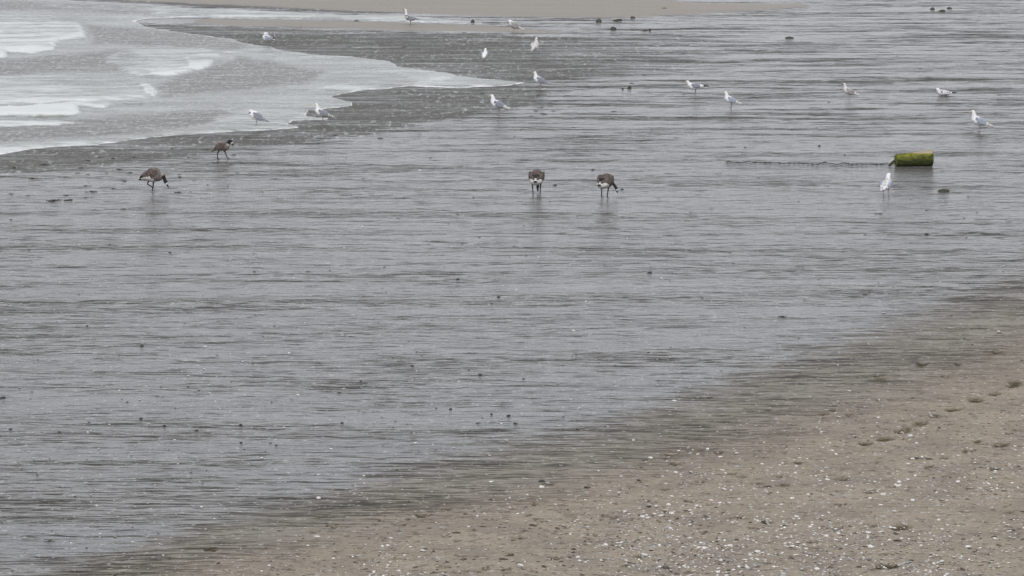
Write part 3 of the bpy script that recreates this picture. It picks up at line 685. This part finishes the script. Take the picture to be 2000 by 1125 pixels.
for (px, py, wpx, hpx, lab) in [
    (1169, 42.5, 13, 7, "dark domed stone at the edge of the far sand, left of the weedy stones"), (1210, 40.5, 12, 5, "dark stone at the right end of a low weed heap near the far sand"),
    (1236, 35.5, 11, 5, "small dark stone right against the far sand edge"), (1198, 57.5, 14, 7, "dark domed stone between the sandbar end and the weed heaps"),
    (1269, 60, 6, 6, "small upright dark stone at the right end of a driftwood scrap"), (1541, 75, 20, 5, "low flat brown stone standing alone on the far streaked flat"),
    (1297, 18, 17, 4, "low dark mound lying on the dry far sand"), (1821, 18.5, 12, 5, "dark stone on the left of three near the top right corner"),
    (1854, 17, 11, 4, "dark stone on the right of three near the top right corner"), (1840, 22, 18, 4, "flat dark stone nearest of three near the top right corner"),
    (923, 44, 9, 8, "dark lump in the foam channel beyond the sandbar"), (1229, 173, 9, 8, "round black lump with weed, right of the foam tip"), (1216, 175, 5, 3.5, "small black lump just left of a bigger round lump"),
    (1842, 374, 27, 7, "flat black stone on the flat right of the walking gull"), (696, 41.5, 12, 3, "flat dark scrap lying in the far foam channel")]:
    s = px_per_m(py); put("stone", random.choice(rocks), px, py, wpx / s / 2 * .85, wpx / s / 2 * .7, hpx / s / .95, lab, "stone", gR, rz=random.uniform(-.5, .5))
# seaweed clumps
def weed_mesh(seed, mat, nb=9):
    r = random.Random(seed); V, F = [], []
    for b in range(nb):
        a = r.uniform(0, 6.28); x, y = r.gauss(0, .25), r.gauss(0, .18); z = r.uniform(-.03, .10); ln = r.uniform(.45, 1.1); wd = r.uniform(.09, .20); n = 7
        base = len(V)
        for i in range(n):
            t = i / (n - 1); a += r.uniform(-.5, .5); x += math.cos(a) * ln / n; y += math.sin(a) * ln / n
            zz = z + .12 * math.sin(t * PI) * r.uniform(.3, 1); ww = wd * (1 - abs(2 * t - 1) ** 3 * .8); nx, ny = -math.sin(a), math.cos(a)
            tw = r.uniform(-.6, .6) * ww
            V += [(x + nx * ww, y + ny * ww, zz + tw), (x, y, zz + .035), (x - nx * ww, y - ny * ww, zz - tw), (x, y, zz - .02)]
        for i in range(n - 1):
            for k in range(4):
                k2 = (k + 1) % 4; F.append((base + i * 4 + k, base + i * 4 + k2, base + (i + 1) * 4 + k2, base + (i + 1) * 4 + k))
        # closed ends
        F.append((base, base + 3, base + 2, base + 1)); e = base + (n - 1) * 4; F.append((e, e + 1, e + 2, e + 3))
    return mesh_np("seaweed_clump", V, F, [mat])
wd_d = [weed_mesh(i, weed_m) for i in range(5)]; wd_o = [weed_mesh(10 + i, weedo_m) for i in range(5)]; wd_b = [weed_mesh(30 + i, weedb_m, 12) for i in range(2)]
GW = "seaweed scraps washed up on the wet flat"
def weed(px, py, wpx, kind='d', lab=None, hs_=1.0):
    wpx = wpx * (1.25 if kind != 'o' else 1.0)
    s = px_per_m(py); me = random.choice({'d': wd_d, 'o': wd_o, 'b': wd_b}[kind]); k = wpx / s / 2
    put("seaweed_clump", me, px, py, k, k * .8, k * .75 * hs_, lab or ("small scrap of dark seaweed on the wet flat" if kind != 'o' else "small scrap of olive seaweed on the sand"), "seaweed", GW if kind != 'o' else "seaweed scraps on the sand")
weed(62, 349, 20, 'b', "yellow brown seaweed clump left of the grazing goose")
weed(104, 393, 28, 'd', "long dark seaweed scrap in front left of the grazing goose")
weed(136, 391, 24, 'd', "forked dark seaweed scrap right of a similar long one")
weed(178, 375, 20, 'd', "dark seaweed scrap with an olive tail, left of the grazing goose")
weed(88, 322, 16, 'd', "spiky dark seaweed clump near the water's edge on the left")
weed(232, 331, 16, 'd'); weed(254, 338, 14, 'd'); weed(242, 354, 14, 'd', "dark seaweed right behind the grazing goose's tail")
for (a, b, c) in [(30, 328, 16), (18, 325, 8), (160, 328, 14), (150, 338, 10), (172, 341, 10), (196, 307, 12), (220, 310, 14), (170, 314, 12), (262, 308, 12), (336, 290, 10), (352, 346, 12), (345, 376, 16), (130, 346, 10),
                  (20, 379, 12), (55, 382, 10), (128, 382, 12), (405, 361, 8), (380, 352, 7), (462, 338, 10), (454, 321, 12), (438, 333, 8), (455, 303, 12), (402, 293, 12), (330, 305, 12), (482, 268, 12), (306, 313, 8), (208, 338, 8),
                  (655, 264, 14), (744, 270, 14), (730, 252, 8), (622, 281, 8), (548, 270, 8), (820, 262, 8), (682, 92, 12), (791, 92, 10), (882, 104, 9), (943, 183, 8), (978, 177, 6), (1005, 166, 9), (1050, 186, 10), (1055, 210, 12), (1047, 217, 12),
                  (1080, 217, 10), (1112, 209, 6), (1036, 227, 10), (1200, 218, 12), (1235, 163, 12), (1170, 160, 8), (1148, 168, 6), (985, 193, 10), (1060, 223, 16), (930, 190, 8), (1120, 249, 8), (1272, 254, 8), (1018, 254, 8),
                  (1718, 418, 16), (1810, 411, 10), (1006, 481, 10), (1690, 575, 14), (1530, 619, 20), (1128, 839, 14), (98, 1057, 18), (640, 1027, 12), (1385, 777, 14), (1500, 802, 14), (908, 64, 10), (586, 51, 8), (1040, 9, 14), (1455, 29, 8), (1820, 46, 8)]:
    weed(a, b, c, 'd')
weed(1205, 41, 34, 'o', "low heap of olive weed just left of a small dark stone, far sand edge", 1.3); weed(1258, 60, 26, 'o', "weedy driftwood scrap on the far flat beyond the gulls")
weed(870, 4, 50, 'o', "long line of weed on the dry far sand at the top", .3); weed(905, 13, 40, 'o', "second line of weed on the dry far sand, nearer than the first", .3)
for (a, b, c) in [(933, 827, 14), (1006, 827, 16), (1057, 941, 14)]: weed(a, b, c, 'd', None)
r2 = random.Random(5)
nw = 0
while nw < 55:
    a, b = r2.uniform(150, 2000), r2.uniform(640, 1125)
    bb = (b - float(film_line(a))) / float(dry_line(a) - film_line(a))
    if bb < .55: continue
    weed(a, b, r2.uniform(8, 20), 'o', None, .7); nw += 1
r3 = random.Random(9); nw = 0
while nw < 70:
    a, b = r3.uniform(0, 2000), r3.uniform(90, 640) ** 1.0
    if a < 700 and b < 300: continue
    if a < 260 and b > 420: continue
    weed(a, b, r3.uniform(4, 9) * (1.4 if b < 420 and a < 700 else 1), 'd'); nw += 1
# pebbles
GP = "black pebbles scattered on the wet flat"
LP_ = "black pebble lying on the wet grey flat"
fixed_p = [(894, 546, 9), (974, 581, 9), (332, 493, 6), (1810, 458, 9), (1269, 533, 10), (1084, 362, 8), (1215, 370, 7), (1158, 332, 7), (277, 676, 9), (275, 818, 9), (7, 777, 10), (321, 832, 8), (470, 830, 8), (471, 865, 8), (805, 715, 7), (938, 732, 8),
           (705, 744, 7), (880, 799, 8), (960, 809, 7), (993, 812, 9), (2, 778, 8), (116, 844, 7), (20, 839, 8), (384, 841, 7), (668, 826, 7), (170, 637, 7), (1600, 285, 6), (1650, 303, 5), (1455, 288, 5), (1790, 896, 12), (1058, 941, 14)]
for (a, b, c) in fixed_p:
    s = px_per_m(b); k = c / s / 2; put("pebble", random.choice(pebs), a, b, k, k * .8, k * 1.0, LP_, "pebble", GP)
r4 = random.Random(21); nw = 0
while nw < 230:
    a, b = r4.uniform(0, 2000), 240 + 860 * r4.random() ** .8
    bb = (b - float(film_line(a))) / float(dry_line(a) - film_line(a))
    if bb > .2 or (a < 640 and b < 300): continue
    s = px_per_m(b); k = (1.1 + 1.9 * r4.random() ** 2.2) / s * (.75 + b / 2800)
    put("pebble", r4.choice(pebs), a, b, k * r4.uniform(.9, 1.5), k * .8, k * r4.uniform(.4, .9), LP_, "pebble", GP); nw += 1
# shells
def shell_mat():
    n = NB("bleached shell"); oi = n.t.nodes.new("ShaderNodeObjectInfo").outputs['Random']
    c = n.mix(n.step(n.noise(n.pos, 3.1, 3, .6), .42, .58), (.66, .65, .63), (.44, .42, .39))
    return n.out(c, .45, .4)
def shellgrey_mat():
    n = NB("grey mussel shell")
    return n.out(n.mix(n.step(n.noise(n.pos, 5, 3, .6), .42, .58), (.20, .20, .20), (.38, .375, .36)), .4, .4)
sh_w, sh_g = shell_mat(), shellgrey_mat()
def shell_geo(r, up):
    """one valve: domed oval with ribbed edge, hollow side down or up"""
    n = 12; V = []; e = r.uniform(.65, .85)
    for q, h in ((1.0, 0.0), (.82, .20), (.5, .34)):
        for k in range(n):
            a = 2 * PI * k / n; rr = q * (1 + .06 * math.cos(a * 6)) * (1 + .25 * math.cos(a))
            V.append((math.cos(a) * rr, math.sin(a) * rr * e, h if up else -h + .34))
    V.append((.1, 0, .38 if up else -.04)); V.append((0, 0, .0 if up else .10))
    F = []
    for j in range(2):
        for k in range(n):
            k2 = (k + 1) % n; f = (j * n + k, j * n + k2, (j + 1) * n + k2, (j + 1) * n + k); F.append(f)
    for k in range(n):
        k2 = (k + 1) % n; F.append((2 * n + k, 2 * n + k2, 3 * n)); F.append((k2, k, 3 * n + 1))
    return V, F
sr = random.Random(3); shell_meshes = []
for i in range(8):
    V, F = shell_geo(sr, i % 4 != 3); me = bpy.data.meshes.new("shell"); me.from_pydata(V, [], F); me.materials.append(sh_w if i % 4 != 2 else sh_g); me.update(); shell_meshes.append(me)
r5 = np.random.default_rng(5)
cand = []
# patches of shell hash run along the beach; fewer on the wet flat
N = 60000
X_ = r5.uniform(-40, 2040, N); Y_ = 300 + 850 * r5.random(N)
wx, wy = ground_xy(X_, Y_)
bb = (Y_ - film_line(X_)) / (dry_line(X_) - film_line(X_))
cl = fbm(wx * .55 + 5, (wy - wx * 1.1) * .22, 91, 4) * 2 + .5
cl2 = vnoise(wx * 2.2, wy * .8, 95)
dens = np.where(bb > .7, sstep(bb, .5, 2.6) * .75 * np.clip(cl * 1.5 - .1, .08, 1.6) * (.35 + cl2), .016 + .020 * sstep(Y_, 500, 1000))
dens = np.where((bb > .2) & (bb <= .7), .03, dens)
keep = r5.random(N) < dens * .95
X_, Y_, bb, wx, wy = X_[keep], Y_[keep], bb[keep], wx[keep], wy[keep]
size = np.clip(.0124 * np.exp(r5.normal(0, .52, len(X_))), .006, .045) * np.where(bb > .7, 1, .9)
order = np.argsort(-(size * px_per_m(Y_)))
special = [(622, 973, .06, "large white shell at the edge of the wet flat, lower left of centre"), (1237, 860, .040, "bright white shell on the damp band below the middle geese"), (1782, 896, .045, "white shell beside a black pebble, right of centre on the sand"),
           (621, 1048, .042, "lone white shell on clear sand near the bottom left"), (1950, 647, .04, "pale shell high on the right edge of the sand")]
for (a, b, k, lab) in special: put("shell", shell_meshes[0], a, b, k, k * .8, k * .9, lab, "shell", "white shells scattered over the sand", rz=sr.uniform(0, 6))
nind = 0; rest = []
for i in order:
    if -2 < X_[i] < 2002 and Y_[i] < 1124 and nind < 293:
        k = float(size[i]); o = link("shell", sr.choice(shell_meshes), (float(wx[i]), float(wy[i]), 0.0), sr.uniform(0, 6.28)); o.scale = (k, k, k * sr.uniform(.7, 1.3))
        o.rotation_euler = (sr.uniform(-.25, .25), sr.uniform(-.25, .25), sr.uniform(0, 6.28))
        tag(o, "small pale shell among many scattered over the sand", "shell", "white shells scattered over the sand"); nind += 1
    else: rest.append(i)
VV, FF, MI = [], [], []; base = 0
tri_templates = []
for i in range(8):
    V, F = shell_geo(sr, i % 4 != 3); T = []
    for f in F: T += [f] if len(f) == 3 else [(f[0], f[1], f[2]), (f[0], f[2], f[3])]
    tri_templates.append((np.array(V), np.array(T)))
def scatter(name, idxs, sizes, xs, ys, matfn, flat=1.0, templates=tri_templates, zoff=0.0, mats=None):
    VV, FF, MI = [], [], []; base = 0
    for i in idxs:
        tv, tf = templates[int(r5.integers(len(templates)))]; a = r5.uniform(0, 6.28); k = sizes[i]; t1, t2 = r5.normal(0, .15, 2)
        x0, y0 = tv[:, 0] * k, tv[:, 1] * k; z0 = tv[:, 2] * k * flat + x0 * t1 + y0 * t2
        VV.append(np.stack([xs[i] + x0 * math.cos(a) - y0 * math.sin(a), ys[i] + x0 * math.sin(a) + y0 * math.cos(a), z0 + zoff], -1))
        FF.append(tf + base); base += len(tv); MI.append(np.full(len(tf), matfn()))
    me = mesh_np(name, np.concatenate(VV), np.concatenate(FF), mats, False, np.concatenate(MI)); return link(name, me)
o = scatter("shell_litter", rest, size, wx, wy, lambda: 0 if r5.random() < .62 else 1, mats=[sh_w, sh_g])
tag(o, "small broken shells and shell fragments strewn over the sand", "shell litter", kind="stuff")
# dark bits of weed and grit on the sand
N = 14000
X2 = r5.uniform(-40, 2040, N); Y2 = 560 + 590 * r5.random(N); b2 = (Y2 - film_line(X2)) / (dry_line(X2) - film_line(X2))
wx2, wy2 = ground_xy(X2, Y2); k2 = (r5.random(N) < sstep(b2, .3, 2.0) * .55 * (.4 + fbm(wx2 * .6, wy2 * .2, 19) * 1.8 + .4))
X2, Y2, wx2, wy2 = X2[k2], Y2[k2], wx2[k2], wy2[k2]
s2 = .010 * np.exp(r5.normal(0, .5, len(X2)))
g = rock_mesh(60, pebble_m, "grit", 1, .5); gv_ = np.array([v.co[:] for v in g.vertices]) * (1.7, .8, 1); gf = np.array([p.vertices[:] for p in g.polygons])
grit_m = plain("dark grit", (.05, .042, .032), .8, (.11, .095, .075), 40)
o = scatter("weed_litter", range(len(X2)), s2, wx2, wy2, lambda: 0, templates=[(gv_, gf)], mats=[grit_m])
tag(o, "dark crumbs of weed and grit strewn over the sand", "litter", kind="stuff")
bpy.data.meshes.remove(g)
print("shells", nind, len(rest), "grit", len(X2))
